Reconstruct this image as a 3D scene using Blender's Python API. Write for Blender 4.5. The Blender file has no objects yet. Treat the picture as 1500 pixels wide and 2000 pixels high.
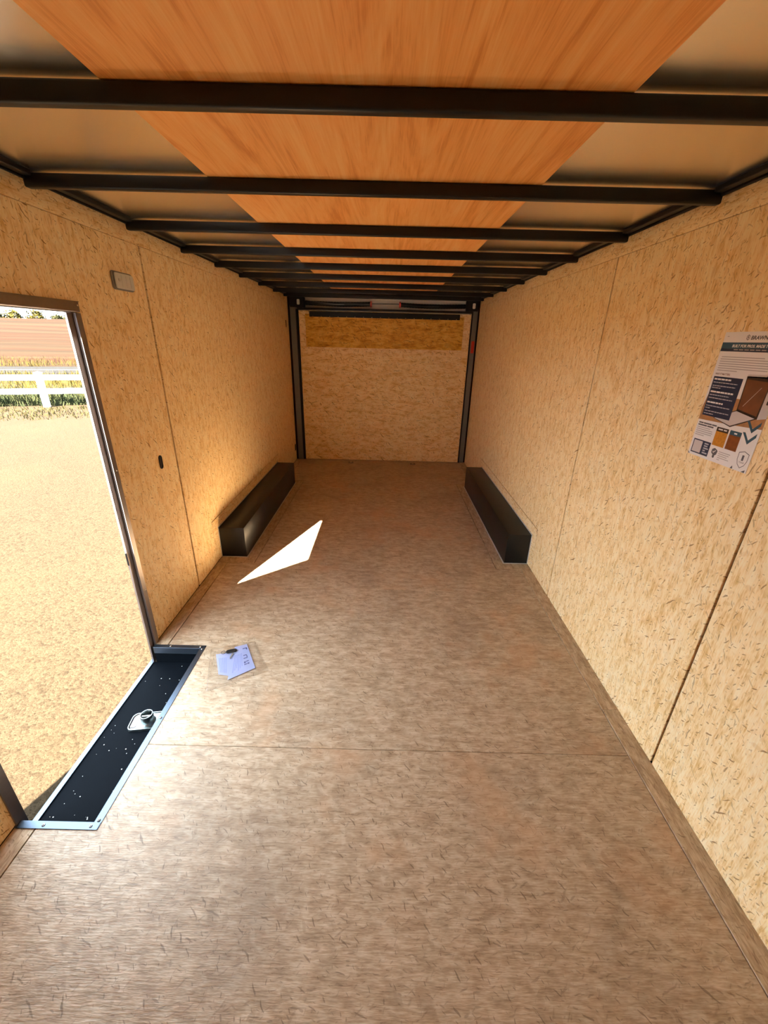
import bpy, bmesh, math, random
from mathutils import Vector, Matrix

sc = bpy.context.scene
COL = sc.collection
rnd = random.Random(7)

# ------------------------------------------------------------------ camera
FPX, PITCH, YAW, ROLL = 796.39, math.radians(22.863), math.radians(0.038), math.radians(1.418)
CAM = Vector((0.0634, 0.0, 1.6188))
_f = Vector((math.sin(YAW) * math.cos(PITCH), math.cos(YAW) * math.cos(PITCH), -math.sin(PITCH)))
_r0 = Vector((math.cos(YAW), -math.sin(YAW), 0))
_u0 = _r0.cross(_f)
_r = _r0 * math.cos(ROLL) + _u0 * math.sin(ROLL)
_u = -_r0 * math.sin(ROLL) + _u0 * math.cos(ROLL)
cd = bpy.data.cameras.new('camera')
cd.sensor_fit = 'VERTICAL'
cd.sensor_height = 36.0
cd.lens = FPX / 2000 * 36.0
cd.clip_start = 0.02
cd.clip_end = 400
cam = bpy.data.objects.new('camera', cd)
M = Matrix((( _r.x, _u.x, -_f.x), (_r.y, _u.y, -_f.y), (_r.z, _u.z, -_f.z))).to_4x4()
M.translation = CAM
cam.matrix_world = M
COL.objects.link(cam)
sc.camera = cam

# ------------------------------------------------------------------ light
SKY = 7.8
SUN = 165.0
EXPOSURE = 1.0
w = bpy.data.worlds.new('sky')
sc.world = w
w.use_nodes = True
bg = w.node_tree.nodes['Background']
bg.inputs[0].default_value = (0.72, 0.86, 1.0, 1)
bg.inputs[1].default_value = SKY
sd = bpy.data.lights.new('sun', 'SUN')
sd.energy = SUN
sd.angle = math.radians(0.55)
sd.color = (1.0, 0.92, 0.78)
sun = bpy.data.objects.new('sun', sd)
ELEV = math.radians(40.3)
SDIR = Vector((0.357 * math.cos(ELEV), 0.934 * math.cos(ELEV), -math.sin(ELEV)))
sun.rotation_euler = SDIR.to_track_quat('-Z', 'Y').to_euler()
sun.location = (-6, -12, 12)
COL.objects.link(sun)
vs = sc.view_settings
vs.view_transform = 'Standard'
vs.look = 'None'
vs.exposure = EXPOSURE
vs.gamma = 1.0
vs.use_curve_mapping = False
sc.cycles.max_bounces = 14
sc.cycles.diffuse_bounces = 8
sc.cycles.glossy_bounces = 4
sc.cycles.transparent_max_bounces = 12
sc.cycles.use_denoising = True
sc.cycles.use_adaptive_sampling = True
sc.cycles.adaptive_threshold = 0.03
sc.cycles.sample_clamp_indirect = 30.0


# ------------------------------------------------------------------ materials
class NT:
    def __init__(self, name):
        self.m = bpy.data.materials.new(name)
        self.m.use_nodes = True
        self.t = self.m.node_tree
        self.b = self.t.nodes['Principled BSDF']

    def n(self, typ, **kw):
        nd = self.t.nodes.new(typ)
        for k, v in kw.items():
            setattr(nd, k, v)
        return nd

    def link(self, a, b):
        self.t.links.new(a, b)

    def put(self, sock, v):
        if isinstance(v, bpy.types.NodeSocket):
            self.link(v, sock)
        else:
            sock.default_value = v

    def math(self, op, a, b=None, c=None, clamp=False):
        nd = self.n('ShaderNodeMath', operation=op, use_clamp=clamp)
        self.put(nd.inputs[0], a)
        if b is not None:
            self.put(nd.inputs[1], b)
        if c is not None:
            self.put(nd.inputs[2], c)
        return nd.outputs[0]

    def mix(self, f, a, b, blend='MIX'):
        nd = self.n('ShaderNodeMix', data_type='RGBA', blend_type=blend)
        self.put(nd.inputs[0], f)
        self.put(nd.inputs[6], a if not isinstance(a, tuple) else (*a, 1))
        self.put(nd.inputs[7], b if not isinstance(b, tuple) else (*b, 1))
        return nd.outputs[2]

    def ramp(self, f, stops, interp='LINEAR'):
        nd = self.n('ShaderNodeValToRGB')
        nd.color_ramp.interpolation = interp
        el = nd.color_ramp.elements
        while len(el) < len(stops):
            el.new(0.5)
        for e, (p, c) in zip(el, stops):
            e.position = p
            e.color = (*c, 1) if isinstance(c, tuple) else (c, c, c, 1)
        self.put(nd.inputs[0], f)
        return nd.outputs[0]

    def mapping(self, vec, scale=(1, 1, 1), rot=0.0, loc=(0, 0, 0)):
        nd = self.n('ShaderNodeMapping')
        self.put(nd.inputs['Vector'], vec)
        nd.inputs['Location'].default_value = loc
        nd.inputs['Rotation'].default_value = (0, 0, rot)
        nd.inputs['Scale'].default_value = scale
        return nd.outputs[0]

    def noise(self, vec, scale=1.0, detail=3.0, rough=0.55, dist=0.0):
        nd = self.n('ShaderNodeTexNoise')
        self.put(nd.inputs['Vector'], vec)
        nd.inputs['Scale'].default_value = scale
        nd.inputs['Detail'].default_value = detail
        nd.inputs['Roughness'].default_value = rough
        nd.inputs['Distortion'].default_value = dist
        return nd

    def vor(self, vec, dim='2D', feature='F1'):
        nd = self.n('ShaderNodeTexVoronoi', voronoi_dimensions=dim, feature=feature)
        self.put(nd.inputs['Vector'], vec)
        nd.inputs['Scale'].default_value = 1.0
        return nd

    def objvec(self, axes='XYZ', jitter=True):
        tc = self.n('ShaderNodeTexCoord')
        sep = self.n('ShaderNodeSeparateXYZ')
        self.link(tc.outputs['Object'], sep.inputs[0])
        com = self.n('ShaderNodeCombineXYZ')
        oi = self.n('ShaderNodeObjectInfo')
        for i, a in enumerate(axes):
            s = sep.outputs['XYZ'.index(a)]
            if jitter:
                s = self.math('MULTIPLY_ADD', oi.outputs['Random'], 13.7 + 5 * i, s)
            self.link(s, com.inputs[i])
        return com.outputs[0]

    def bump(self, h, strength=0.3, dist=0.002):
        nd = self.n('ShaderNodeBump')
        nd.inputs['Strength'].default_value = strength
        nd.inputs['Distance'].default_value = dist
        self.put(nd.inputs['Height'], h)
        self.link(nd.outputs[0], self.b.inputs['Normal'])

    def done(self, col, rough=0.5, metal=0.0, spec=0.5):
        self.put(self.b.inputs['Base Color'], col if not isinstance(col, tuple) else (*col, 1))
        self.put(self.b.inputs['Roughness'], rough)
        self.b.inputs['Metallic'].default_value = metal
        self.b.inputs['Specular IOR Level'].default_value = spec
        return self.m


def osb(name, axes, dark, mid, light, speck=(0.25, 0.100, 0.020), speck_amt=1.0, dirt=0.0, scale=1.0, rough=0.62, spec=0.3):
    """oriented strand board: strands run along the first axis"""
    k = NT(name)
    P = k.objvec(axes)
    nz = k.noise(P, 30 * scale, 1, 0.5)
    va = k.n('ShaderNodeVectorMath', operation='MULTIPLY_ADD')
    k.link(nz.outputs['Color'], va.inputs[0])
    va.inputs[1].default_value = (0.018 / scale, 0.018 / scale, 0)
    k.link(P, va.inputs[2])
    P2 = va.outputs[0]
    fine = k.noise(k.mapping(P, (26 * scale, 210 * scale, 1), 0.08), 1.0, 2, 0.6).outputs['Fac']
    med = k.noise(k.mapping(P, (13 * scale, 38 * scale, 1), 0.2), 1.0, 3, 0.65).outputs['Fac']
    v2 = k.math('ADD', k.math('MULTIPLY', fine, 0.48), k.math('MULTIPLY', med, 0.58))
    col = k.ramp(v2, [(0.38, dark), (0.52, mid), (0.68, light)])

    # slivers: each Voronoi cell holds one thin ellipse at its own angle
    def sliver(cells, half_len, half_wid, share, spread, off):
        mp = k.mapping(P2, (cells * scale, cells * scale, 1), 0.0, (off, off * 1.7, 0))
        vo = k.vor(mp)
        sub = k.n('ShaderNodeVectorMath', operation='SUBTRACT')
        k.link(mp, sub.inputs[0])
        k.link(vo.outputs['Position'], sub.inputs[1])
        sc_ = k.n('ShaderNodeSeparateColor')
        k.link(vo.outputs['Color'], sc_.inputs[0])
        ro = k.n('ShaderNodeVectorRotate', rotation_type='Z_AXIS')
        k.link(sub.outputs[0], ro.inputs['Vector'])
        k.link(k.math('MULTIPLY', k.math('SUBTRACT', sc_.outputs[0], 0.5), math.pi * spread), ro.inputs['Angle'])
        sz = k.math('MULTIPLY_ADD', sc_.outputs[2], 0.9, 0.45)
        dv = k.n('ShaderNodeVectorMath', operation='MULTIPLY')
        k.link(ro.outputs[0], dv.inputs[0])
        dv.inputs[1].default_value = (1 / half_len, 1 / half_wid, 0)
        ln_ = k.n('ShaderNodeVectorMath', operation='LENGTH')
        k.link(dv.outputs[0], ln_.inputs[0])
        inside = k.ramp(k.math('DIVIDE', ln_.outputs['Value'], sz), [(0.65, 1.0), (1.0, 0.0)])
        have = k.math('LESS_THAN', sc_.outputs[1], share)
        return k.math('MULTIPLY', k.math('MULTIPLY', inside, have), k.math('MULTIPLY_ADD', sc_.outputs[0], 0.65, 0.3)), sc_.outputs[1]
    pale, rv = sliver(11.0, 0.46, 0.15, 1.1, 0.7, 4.1)
    flake = k.mix(k.math('GREATER_THAN', rv, 0.5), light, dark)
    col = k.mix(k.math('MULTIPLY', pale, 0.42), col, flake)
    pal2, rv2 = sliver(21.0, 0.46, 0.17, 1.1, 0.9, 6.3)
    flake2 = k.mix(k.math('GREATER_THAN', rv2, 0.5), light, dark)
    col = k.mix(k.math('MULTIPLY', pal2, 0.42), col, flake2)
    s1, _ = sliver(29.0, 0.40, 0.060, 0.55, 0.80, 1.3)
    s2, _ = sliver(62.0, 0.40, 0.105, 0.55, 0.95, 9.2)
    s3, _ = sliver(15.0, 0.40, 0.036, 0.22, 0.65, 2.9)
    ss = k.math('MAXIMUM', s1, k.math('MAXIMUM', s3, k.math('MULTIPLY', s2, 0.8)))
    col = k.mix(k.math('MULTIPLY', ss, 0.85 * speck_amt, clamp=True), col, speck)
    if dirt:
        dn = k.noise(P, 2.3, 4, 0.6).outputs['Fac']
        dm = k.math('MULTIPLY', k.ramp(dn, [(0.50, 0.0), (0.72, 1.0)]), dirt)
        col = k.mix(dm, col, (0.12, 0.085, 0.06))
        on = k.noise(P, 3.1, 3, 0.6).outputs['Color']
        sp_ = k.n('ShaderNodeSeparateColor')
        k.link(on, sp_.inputs[0])
        col = k.mix(k.math('MULTIPLY', k.ramp(sp_.outputs[1], [(0.55, 0.0), (0.68, 1.0)]), 0.35), col, (0.50, 0.27, 0.13))
    k.bump(v2, 0.9, 0.003)
    return k.done(col, rough, 0, spec)


def flat(name, col, rough=0.5, metal=0.0, spec=0.5, var=0.0, vscale=30.0, bump=0.0):
    k = NT(name)
    c = col
    if var or bump:
        P = k.objvec('XYZ', False)
        nz = k.noise(P, vscale, 4).outputs['Fac']
        if var:
            c = k.mix(nz, tuple(x * (1 - var) for x in col), tuple(min(1, x * (1 + var)) for x in col))
        if bump:
            k.bump(nz, bump, 0.001)
    return k.done(c, rough, metal, spec)


WD, WM, WL = (0.72, 0.44, 0.16), (0.90, 0.665, 0.345), (0.94, 0.78, 0.50)
MAT = {}
MAT['osb_wall'] = osb('osb_wall', 'ZYX', WD, WM, WL, speck_amt=1.12)
MAT['osb_strip'] = osb('osb_strip', 'YZX', WD, WM, WL, speck_amt=1.12)
MAT['osb_floor'] = osb('osb_floor', 'XYZ', (0.285, 0.19, 0.110), (0.42, 0.305, 0.192), (0.55, 0.435, 0.305), speck=(0.105, 0.058, 0.028), speck_amt=0.85, dirt=0.30, rough=0.5, spec=0.45)
MAT['osb_edge'] = osb('osb_edge', 'YXZ', (0.30, 0.20, 0.115), (0.44, 0.32, 0.195), (0.57, 0.44, 0.295), speck=(0.12, 0.065, 0.03), speck_amt=0.8)
MAT['osb_ramp'] = osb('osb_ramp', 'XZY', (0.66, 0.36, 0.105), (0.89, 0.63, 0.29), (0.93, 0.74, 0.42), speck_amt=1.15, scale=0.6)
MAT['osb_flap'] = osb('osb_flap', 'XZY', (0.42, 0.16, 0.015), (0.74, 0.38, 0.05), (0.86, 0.55, 0.12), speck=(0.14, 0.045, 0.008), scale=0.5)

k = NT('lauan_plywood')
P = k.objvec('YXZ')
g1 = k.noise(k.mapping(P, (0.8, 9, 1), 0.10), 1.0, 4, 0.6, 2.6).outputs['Fac']
g2 = k.noise(k.mapping(P, (6, 240, 1), 0.05), 1.0, 3, 0.6, 0.3).outputs['Fac']
g3 = k.noise(P, 2.2, 2).outputs['Fac']
v = k.math('ADD', k.math('MULTIPLY', g1, 0.8), k.math('MULTIPLY', g2, 0.32))
c = k.ramp(v, [(0.40, (0.70, 0.265, 0.055)), (0.54, (0.90, 0.42, 0.125)), (0.70, (0.95, 0.54, 0.20))])
c = k.mix(k.math('MULTIPLY', g3, 0.25), c, (0.74, 0.29, 0.07))
k.bump(g2, 0.12, 0.001)
MAT['ply'] = k.done(c, 0.5, 0, 0.35)

MAT['black'] = flat('black_powder_coat', (0.006, 0.0055, 0.0055), 0.40, 0, 0.35)
MAT['box_black'] = flat('black_steel_box', (0.007, 0.0065, 0.0065), 0.38, 0, 0.4, bump=0.05, vscale=60)
MAT['rubber'] = flat('black_rubber', (0.010, 0.010, 0.010), 0.6, 0, 0.3)
MAT['tread'] = flat('black_tread', (0.0026, 0.0036, 0.0050), 0.7, 0, 0.02, var=0.25, vscale=40)
MAT['alu'] = flat('brushed_aluminium', (0.095, 0.120, 0.155), 0.42, 1.0, var=0.06, vscale=120)
MAT['alu_frame'] = flat('dull_aluminium', (0.36, 0.34, 0.33), 0.36, 1.0, var=0.08, vscale=90)
MAT['jamb_alu'] = flat('weathered_aluminium', (0.34, 0.30, 0.29), 0.38, 0.85, var=0.08, vscale=90)
MAT['galv'] = flat('galvanised_steel', (0.26, 0.29, 0.28), 0.34, 1.0, var=0.15, vscale=60)
MAT['skin'] = flat('bare_roof_skin', (0.95, 0.90, 0.80), 0.26, 1.0, var=0.03, vscale=6)
MAT['dark_gap'] = flat('dark_backing', (0.022, 0.009, 0.003), 0.9, spec=0.05)
MAT['sub'] = flat('dark_subframe', (0.05, 0.028, 0.015), 0.8)
MAT['white_skin'] = flat('white_exterior', (0.70, 0.70, 0.70), 0.35)
MAT['caulk'] = flat('grey_sealant', (0.52, 0.50, 0.46), 0.5)
MAT['post'] = flat('grey_steel_post', (0.17, 0.16, 0.15), 0.4, 0.4)
MAT['header_white'] = flat('pale_header', (0.86, 0.81, 0.74), 0.4)
MAT['red'] = flat('red_plastic', (0.55, 0.035, 0.02), 0.35)
MAT['steel'] = flat('bright_screw', (0.75, 0.74, 0.72), 0.25, 1.0)
MAT['lens'] = flat('frosted_lens', (0.62, 0.61, 0.57), 0.35, 0, 0.5)
MAT['lens_rim'] = flat('lens_rim', (0.20, 0.19, 0.17), 0.45)
MAT['dark_brown'] = flat('brown_mark', (0.16, 0.06, 0.02), 0.7)


# ------------------------------------------------------------------ mesh helpers
def props(o, label=None, cat=None, group=None, kind=None):
    if label:
        o['label'] = label
    if cat:
        o['category'] = cat
    if group:
        o['group'] = group
    if kind:
        o['kind'] = kind
    return o


def link_mesh(name, me, mat, parent=None):
    o = bpy.data.objects.new(name, me)
    COL.objects.link(o)
    if mat is not None and not me.materials:
        me.materials.append(mat)
    if parent:
        o.parent = parent
        o.matrix_parent_inverse = parent.matrix_world.inverted()
    return o


def empty(name, loc=(0, 0, 0), rz=0.0):
    o = bpy.data.objects.new(name, None)
    o.empty_display_size = 0.1
    o.location = loc
    o.rotation_euler = (0, 0, rz)
    o.matrix_world = Matrix.Translation(loc) @ Matrix.Rotation(rz, 4, 'Z')
    COL.objects.link(o)
    return o


def from_bm(name, bm, mat, parent=None, smooth=False):
    bmesh.ops.recalc_face_normals(bm, faces=bm.faces)
    me = bpy.data.meshes.new(name)
    bm.to_mesh(me)
    bm.free()
    if smooth:
        for p in me.polygons:
            p.use_smooth = True
        try:
            me.set_sharp_from_angle(angle=math.radians(35))
        except Exception:
            pass
    return link_mesh(name, me, mat, parent)


def bm_box(bm, x0, x1, y0, y1, z0, z1, bev=0.0, seg=1):
    r_ = bmesh.ops.create_cube(bm, size=1.0)
    vs_ = r_['verts']
    for v_ in vs_:
        v_.co = Vector(((x0 + x1) / 2 + v_.co.x * (x1 - x0), (y0 + y1) / 2 + v_.co.y * (y1 - y0), (z0 + z1) / 2 + v_.co.z * (z1 - z0)))
    if bev:
        ed = list({e for v_ in vs_ for e in v_.link_edges})
        bmesh.ops.bevel(bm, geom=ed, offset=bev, segments=seg, affect='EDGES', profile=0.5)


def box(name, mat, parent, x0, x1, y0, y1, z0, z1, bev=0.0, seg=1):
    bm = bmesh.new()
    bm_box(bm, x0, x1, y0, y1, z0, z1, bev, seg)
    return from_bm(name, bm, mat, parent, seg > 1)


def bm_prism(bm, poly, axis, a0, a1, bev=0.0, seg=1):
    """poly in the two remaining axes (cyclic order: X->(y,z), Y->(x,z), Z->(x,y))"""
    def co(p, a):
        if axis == 'X':
            return (a, p[0], p[1])
        if axis == 'Y':
            return (p[0], a, p[1])
        return (p[0], p[1], a)
    A = [bm.verts.new(co(p, a0)) for p in poly]
    B = [bm.verts.new(co(p, a1)) for p in poly]
    n = len(poly)
    fs = [bm.faces.new(A), bm.faces.new(list(reversed(B)))]
    for i in range(n):
        fs.append(bm.faces.new((A[i], B[i], B[(i + 1) % n], A[(i + 1) % n])))
    bmesh.ops.recalc_face_normals(bm, faces=fs)
    if bev:
        ed = list({e for v_ in A + B for e in v_.link_edges})
        bmesh.ops.bevel(bm, geom=ed, offset=bev, segments=seg, affect='EDGES', profile=0.5)


def prism(name, mat, parent, poly, axis, a0, a1, bev=0.0, seg=1, smooth=False):
    bm = bmesh.new()
    bm_prism(bm, poly, axis, a0, a1, bev, seg)
    return from_bm(name, bm, mat, parent, smooth)


def bm_tube(bm, pts, rad, n=12, cap=True):
    rings = []
    pts = [Vector(p) for p in pts]
    for i, p in enumerate(pts):
        t = (pts[min(i + 1, len(pts) - 1)] - pts[max(i - 1, 0)]).normalized()
        a = t.orthogonal().normalized() if i == 0 else (rings_a - t * rings_a.dot(t)).normalized()
        rings_a = a
        b = t.cross(a)
        r_ = rad[i] if isinstance(rad, (list, tuple)) else rad
        rings.append([bm.verts.new(p + (a * math.cos(2 * math.pi * j / n) + b * math.sin(2 * math.pi * j / n)) * r_) for j in range(n)])
    for A, B in zip(rings, rings[1:]):
        for j in range(n):
            bm.faces.new((A[j], A[(j + 1) % n], B[(j + 1) % n], B[j]))
    if cap:
        bm.faces.new(list(reversed(rings[0])))
        bm.faces.new(rings[-1])


def tube(name, mat, parent, pts, rad, n=12, cap=True):
    bm = bmesh.new()
    bm_tube(bm, pts, rad, n, cap)
    return from_bm(name, bm, mat, parent, True)


def bm_dome(bm, c, nrm, rad, h, n=10):
    """small domed screw head with a recess"""
    nrm = Vector(nrm).normalized()
    a = nrm.orthogonal().normalized()
    b = nrm.cross(a)
    c = Vector(c)
    rr = [(rad, 0.0), (rad * 0.92, h * 0.6), (rad * 0.5, h), (rad * 0.28, h), (rad * 0.20, h * 0.55)]
    rings = [[bm.verts.new(c + (a * math.cos(2 * math.pi * j / n) + b * math.sin(2 * math.pi * j / n)) * q + nrm * z) for j in range(n)] for q, z in rr]
    for A, B in zip(rings, rings[1:]):
        for j in range(n):
            bm.faces.new((A[j], A[(j + 1) % n], B[(j + 1) % n], B[j]))
    bm.faces.new(rings[-1])
    bm.faces.new(list(reversed(rings[0])))


def screw(parent, c, nrm, rad=0.005, h=0.003, mat='steel'):
    bm = bmesh.new()
    bm_dome(bm, c, nrm, rad, h)
    return from_bm('screw', bm, MAT[mat], parent, True)


def rrect(w_, h_, r_, n=5):
    out = []
    for cx_, cy_, a0 in ((w_ / 2 - r_, h_ / 2 - r_, 0), (-w_ / 2 + r_, h_ / 2 - r_, 90), (-w_ / 2 + r_, -h_ / 2 + r_, 180), (w_ / 2 - r_, -h_ / 2 + r_, 270)):
        for i in range(n + 1):
            a = math.radians(a0 + 90 * i / n)
            out.append((cx_ + r_ * math.cos(a), cy_ + r_ * math.sin(a)))
    return out


# ------------------------------------------------------------------ dimensions
XL, XR = -1.2162, 1.2162
Y0, YD = -0.62, 5.77
ZSK = 2.120
ZWT = 2.107
DO0, DO1, DOT = 0.925, 1.825, 1.693      # clear side-door opening
WELL = (-0.925, 0.884, 1.822)            # step well: inner x, y range
LB, RB = -1.018, 1.032                   # wheel box inner faces
BY0, BY1, BZ = 2.851, 4.683, 0.2517
IY0, IY1, IZ = 2.757, 4.778, 0.340
FLX, FRX = -1.138, 1.137

# ------------------------------------------------------------------ floor
floor = props(empty('floor', (0, 2.5, 0)), 'strand board trailer floor of wide sheets with narrow strips along both walls', 'floor', kind='structure')
T = 0.018
prism('floor_panel', MAT['osb_floor'], floor, [(FLX, Y0), (FRX, Y0), (FRX, 1.2141), (WELL[0], 1.2141), (WELL[0], WELL[1]), (FLX, WELL[1])], 'Z', -T, 0, 0.0012)
prism('floor_panel', MAT['osb_floor'], floor, [(WELL[0], 1.2153), (FRX, 1.2153), (FRX, 2.4345), (FLX, 2.4345), (FLX, WELL[2]), (WELL[0], WELL[2])], 'Z', -T, 0, 0.0012)
prism('floor_panel', MAT['osb_floor'], floor, [(FLX, 2.4352), (FRX, 2.4352), (FRX, IY0), (0.945, IY0), (0.945, 3.655), (-0.930, 3.655), (-0.930, IY0), (FLX, IY0)], 'Z', -T, 0, 0.0004)
prism('floor_panel', MAT['osb_floor'], floor, [(-0.930, 3.6555), (0.945, 3.6555), (0.945, IY1), (FRX, IY1), (FRX, 4.875), (FLX, 4.875), (FLX, IY1), (-0.930, IY1)], 'Z', -T, 0, 0.0004)
prism('floor_panel', MAT['osb_floor'], floor, [(FLX, 4.8755), (FRX, 4.8755), (FRX, YD - 0.012), (FLX, YD - 0.012)], 'Z', -T, 0, 0.0004)
for sgn, xin, xbox, xout in ((-1, -0.9345, LB, XL), (1, 0.9495, RB, XR)):
    prism('floor_infill', MAT['osb_edge'], floor, [(xout, IY0 + 0.0055), (xin, IY0 + 0.0055), (xin, IY1 - 0.0055), (xout, IY1 - 0.0055), (xout, BY1), (xbox, BY1), (xbox, BY0), (xout, BY0)], 'Z', -T, -0.001, 0.0012)
for y0_, y1_ in ((Y0, WELL[1]), (WELL[2], IY0), (IY1, YD - 0.012)):
    box('edge_strip', MAT['osb_edge'], floor, XL, FLX - 0.0045, y0_, y1_ - 0.001, -T, -0.0005, 0.0012)
for y0_, y1_ in ((Y0, 1.45), (1.451, IY0), (IY1, YD - 0.012)):
    box('edge_strip', MAT['osb_edge'], floor, FRX + 0.0018, XR, y0_, y1_ - 0.0006, -T, 0.0035, 0.0014)
bm = bmesh.new()
bm_box(bm, -1.249, 1.249, Y0, WELL[1], -0.034, -T - 0.001)
bm_box(bm, WELL[0] - 0.004, 1.249, WELL[1], WELL[2], -0.034, -T - 0.001)
bm_box(bm, -1.249, 1.249, WELL[2], YD + 0.1, -0.034, -T - 0.001)
from_bm('floor_underlay', bm, MAT['sub'], floor)

# ------------------------------------------------------------------ side walls
TW = 0.011


def wall_side(name, label, s, seams, gaps, door):
    """s=-1 wall with the side door at x=XL, s=+1 solid wall at x=XR"""
    root = props(empty(name, (s * XR, 2.5, 0)), label, 'wall', kind='structure')
    xi = s * XR
    xo = s * (XR + TW)
    ZP = 2.030
    cuts = [Y0] + seams + [YD - 0.02]
    for i in range(len(cuts) - 1):
        a = cuts[i] + (gaps[i - 1] / 2 if i else 0)
        b = cuts[i + 1] - (gaps[i] / 2 if i < len(gaps) else 0)
        zb = 0.0015
        pts = [(a, ZP), (a, zb), (b, zb), (b, ZP)]
        if door and a < DO0 < b < DO1 + 0.03:
            pts = [(a, ZP), (a, zb), (DO0 - 0.03, zb), (DO0 - 0.03, DOT + 0.035), (b, DOT + 0.035), (b, ZP)]
        elif door and a < DO1 < b:
            pts = [(a, ZP), (a, DOT + 0.035), (DO1 + 0.028, DOT + 0.035), (DO1 + 0.028, zb), (b, zb), (b, ZP)]
        elif a < IY0 < b < IY1:
            pts = [(a, ZP), (a, zb), (IY0, zb), (IY0, IZ), (b, IZ), (b, ZP)]
        elif a > IY0 and b < IY1:
            pts = [(a, ZP), (a, IZ), (b, IZ), (b, ZP)]
        elif a > IY0 and a < IY1:
            pts = [(a, ZP), (a, IZ), (IY1, IZ), (IY1, zb), (b, zb), (b, ZP)]
        prism('wall_panel', MAT['osb_wall'], root, pts, 'X', min(xi, xo), max(xi, xo), 0.0013)
    ts = [Y0, 2.533 if s < 0 else 2.43, 4.97, YD - 0.02]
    for a, b in zip(ts, ts[1:]):
        box('top_strip', MAT['osb_strip'], root, min(xi, xo), max(xi, xo), a + 0.001, b - 0.001, ZP + 0.0018, ZWT, 0.0014)
    prism('wall_infill', MAT['osb_strip'], root, [(IY0 + 0.0055, 0.0015), (IY0 + 0.0055, IZ - 0.0055), (IY1 - 0.0055, IZ - 0.0055), (IY1 - 0.0055, 0.0015), (BY1, 0.0015), (BY1, BZ), (BY0, BZ), (BY0, 0.0015)], 'X', min(xi, xo), max(xi, xo), 0.0013)
    # studs and outer skin behind the sheets
    x2, x3 = sorted((s * (XR + TW + 0.001), s * 1.238))
    x4, x5 = sorted((s * 1.2385, s * 1.250))
    for nm, mt, p, q in (('wall_backing', MAT['dark_gap'], x2, x3), ('outer_skin', MAT['white_skin'], x4, x5)):
        bm = bmesh.new()
        zb = -0.017 if nm == 'wall_backing' else -0.20
        if door:
            d0, d1, dt = DO0 - 0.012, DO1 + 0.012, DOT + 0.012
            bm_box(bm, p, q, Y0, d0, zb, 2.115)
            bm_box(bm, p, q, d1, YD + 0.10, zb, 2.115)
            bm_box(bm, p, q, d0, d1, dt, 2.115)
            if nm == 'outer_skin':
                bm_box(bm, p, q, d0, d1, zb, -0.115)
        else:
            bm_box(bm, p, q, Y0, YD + 0.10, zb, 2.115)
        from_bm(nm, bm, mt, root)
    return root


wl = wall_side('wall_left', 'strand board side wall with the open entry door in it', -1, [1.209, 2.4242, 3.626, 4.848], [0.004, 0.016, 0.005, 0.0025], True)
wr = wall_side('wall_right', 'strand board side wall facing the entry door, with a printed poster on it', 1, [1.186, 2.405, 3.624, 4.843], [0.010, 0.010, 0.0035, 0.0015], False)

# wall in front, behind the camera
wf = props(empty('wall_front', (0, Y0, 0)), 'strand board front wall closing off the trailer nose', 'wall', kind='structure')
for a, b in ((XL, -0.002), (0.002, XR)):
    box('wall_panel', MAT['osb_ramp'], wf, a, b, Y0 - 0.012, Y0 - 0.0005, 0.0015, ZWT, 0.0013)
box('outer_skin', MAT['white_skin'], wf, -1.25, 1.25, Y0 - 0.05, Y0 - 0.013, -0.20, 2.115)

# ------------------------------------------------------------------ ceiling
ceil = props(empty('ceiling', (0, 2.5, ZSK)), 'bare metal roof with an orange plywood strip and black cross bows', 'ceiling', kind='structure')
box('roof_skin', MAT['skin'], ceil, -1.25, 1.25, Y0 - 0.05, YD + 0.12, ZSK, ZSK + 0.012)
PL, PR = -0.562, 0.574
for a, b in ((Y0, 1.156), (1.1565, 3.369), (3.3695, 5.55)):
    box('plywood_panel', MAT['ply'], ceil, PL, PR, a, b, ZSK - 0.0055, ZSK - 0.0005, 0.001)
BOWS = [-0.02, 0.565, 1.142, 1.701, 2.287, 2.838, 3.353, 3.873, 4.42, 4.96, 5.44]
for y in BOWS:
    box('roof_bow', MAT['black'], ceil, -1.19, 1.19, y, y + 0.030, ZSK - 0.0475, ZSK - 0.006, 0.006, 3)
for s in (-1, 1):
    prof = [(s * 1.216, ZSK - 0.001), (s * 1.216, ZWT + 0.0005), (s * 1.197, ZWT - 0.006), (s * 1.183, 2.0935), (s * 1.180, 2.097), (s * 1.180, ZSK - 0.001)]
    prism('side_rail', MAT['black'], ceil, prof, 'Y', Y0, YD - 0.02, 0.0012)
    for a, b in zip(BOWS[1:], BOWS[2:]):
        x0_, x1_ = sorted((s * 1.150, s * 1.179))
        box('rail_plate', MAT['black'], ceil, x0_, x1_, a + 0.13, b - 0.005, ZSK - 0.018, ZSK - 0.001, 0.002)

# ------------------------------------------------------------------ rear ramp door and its frame
YR = 5.745
wb = props(empty('wall_back', (0, YR, 0)), 'steel rear door frame with grey posts and black header above the ramp', 'wall', kind='structure')
for s, a, b in ((-1, -1.190, -1.118), (1, 1.136, 1.196)):
    prism('post', MAT['post'], wb, [(a, YR), (b, YR), (b, YR + 0.10), (a, YR + 0.10)], 'Z', -0.018, 2.0, 0.004)
    xs = (b + 0.0005, -1.090) if s < 0 else (1.1235, a - 0.0005)
    box('door_seal', MAT['rubber'], wb, xs[0], xs[1], YR + 0.004, YR + 0.05, -0.012, 1.955, 0.003)
    box('filler', MAT['dark_gap'], wb, *( (-1.249, -1.1905) if s < 0 else (1.1965, 1.249)), YR + 0.012, YR + 0.10, -0.034, 2.115)
box('header_lower', MAT['black'], wb, -1.10, 1.135, YR - 0.004, YR + 0.035, 1.952, 1.976, 0.003)
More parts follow.
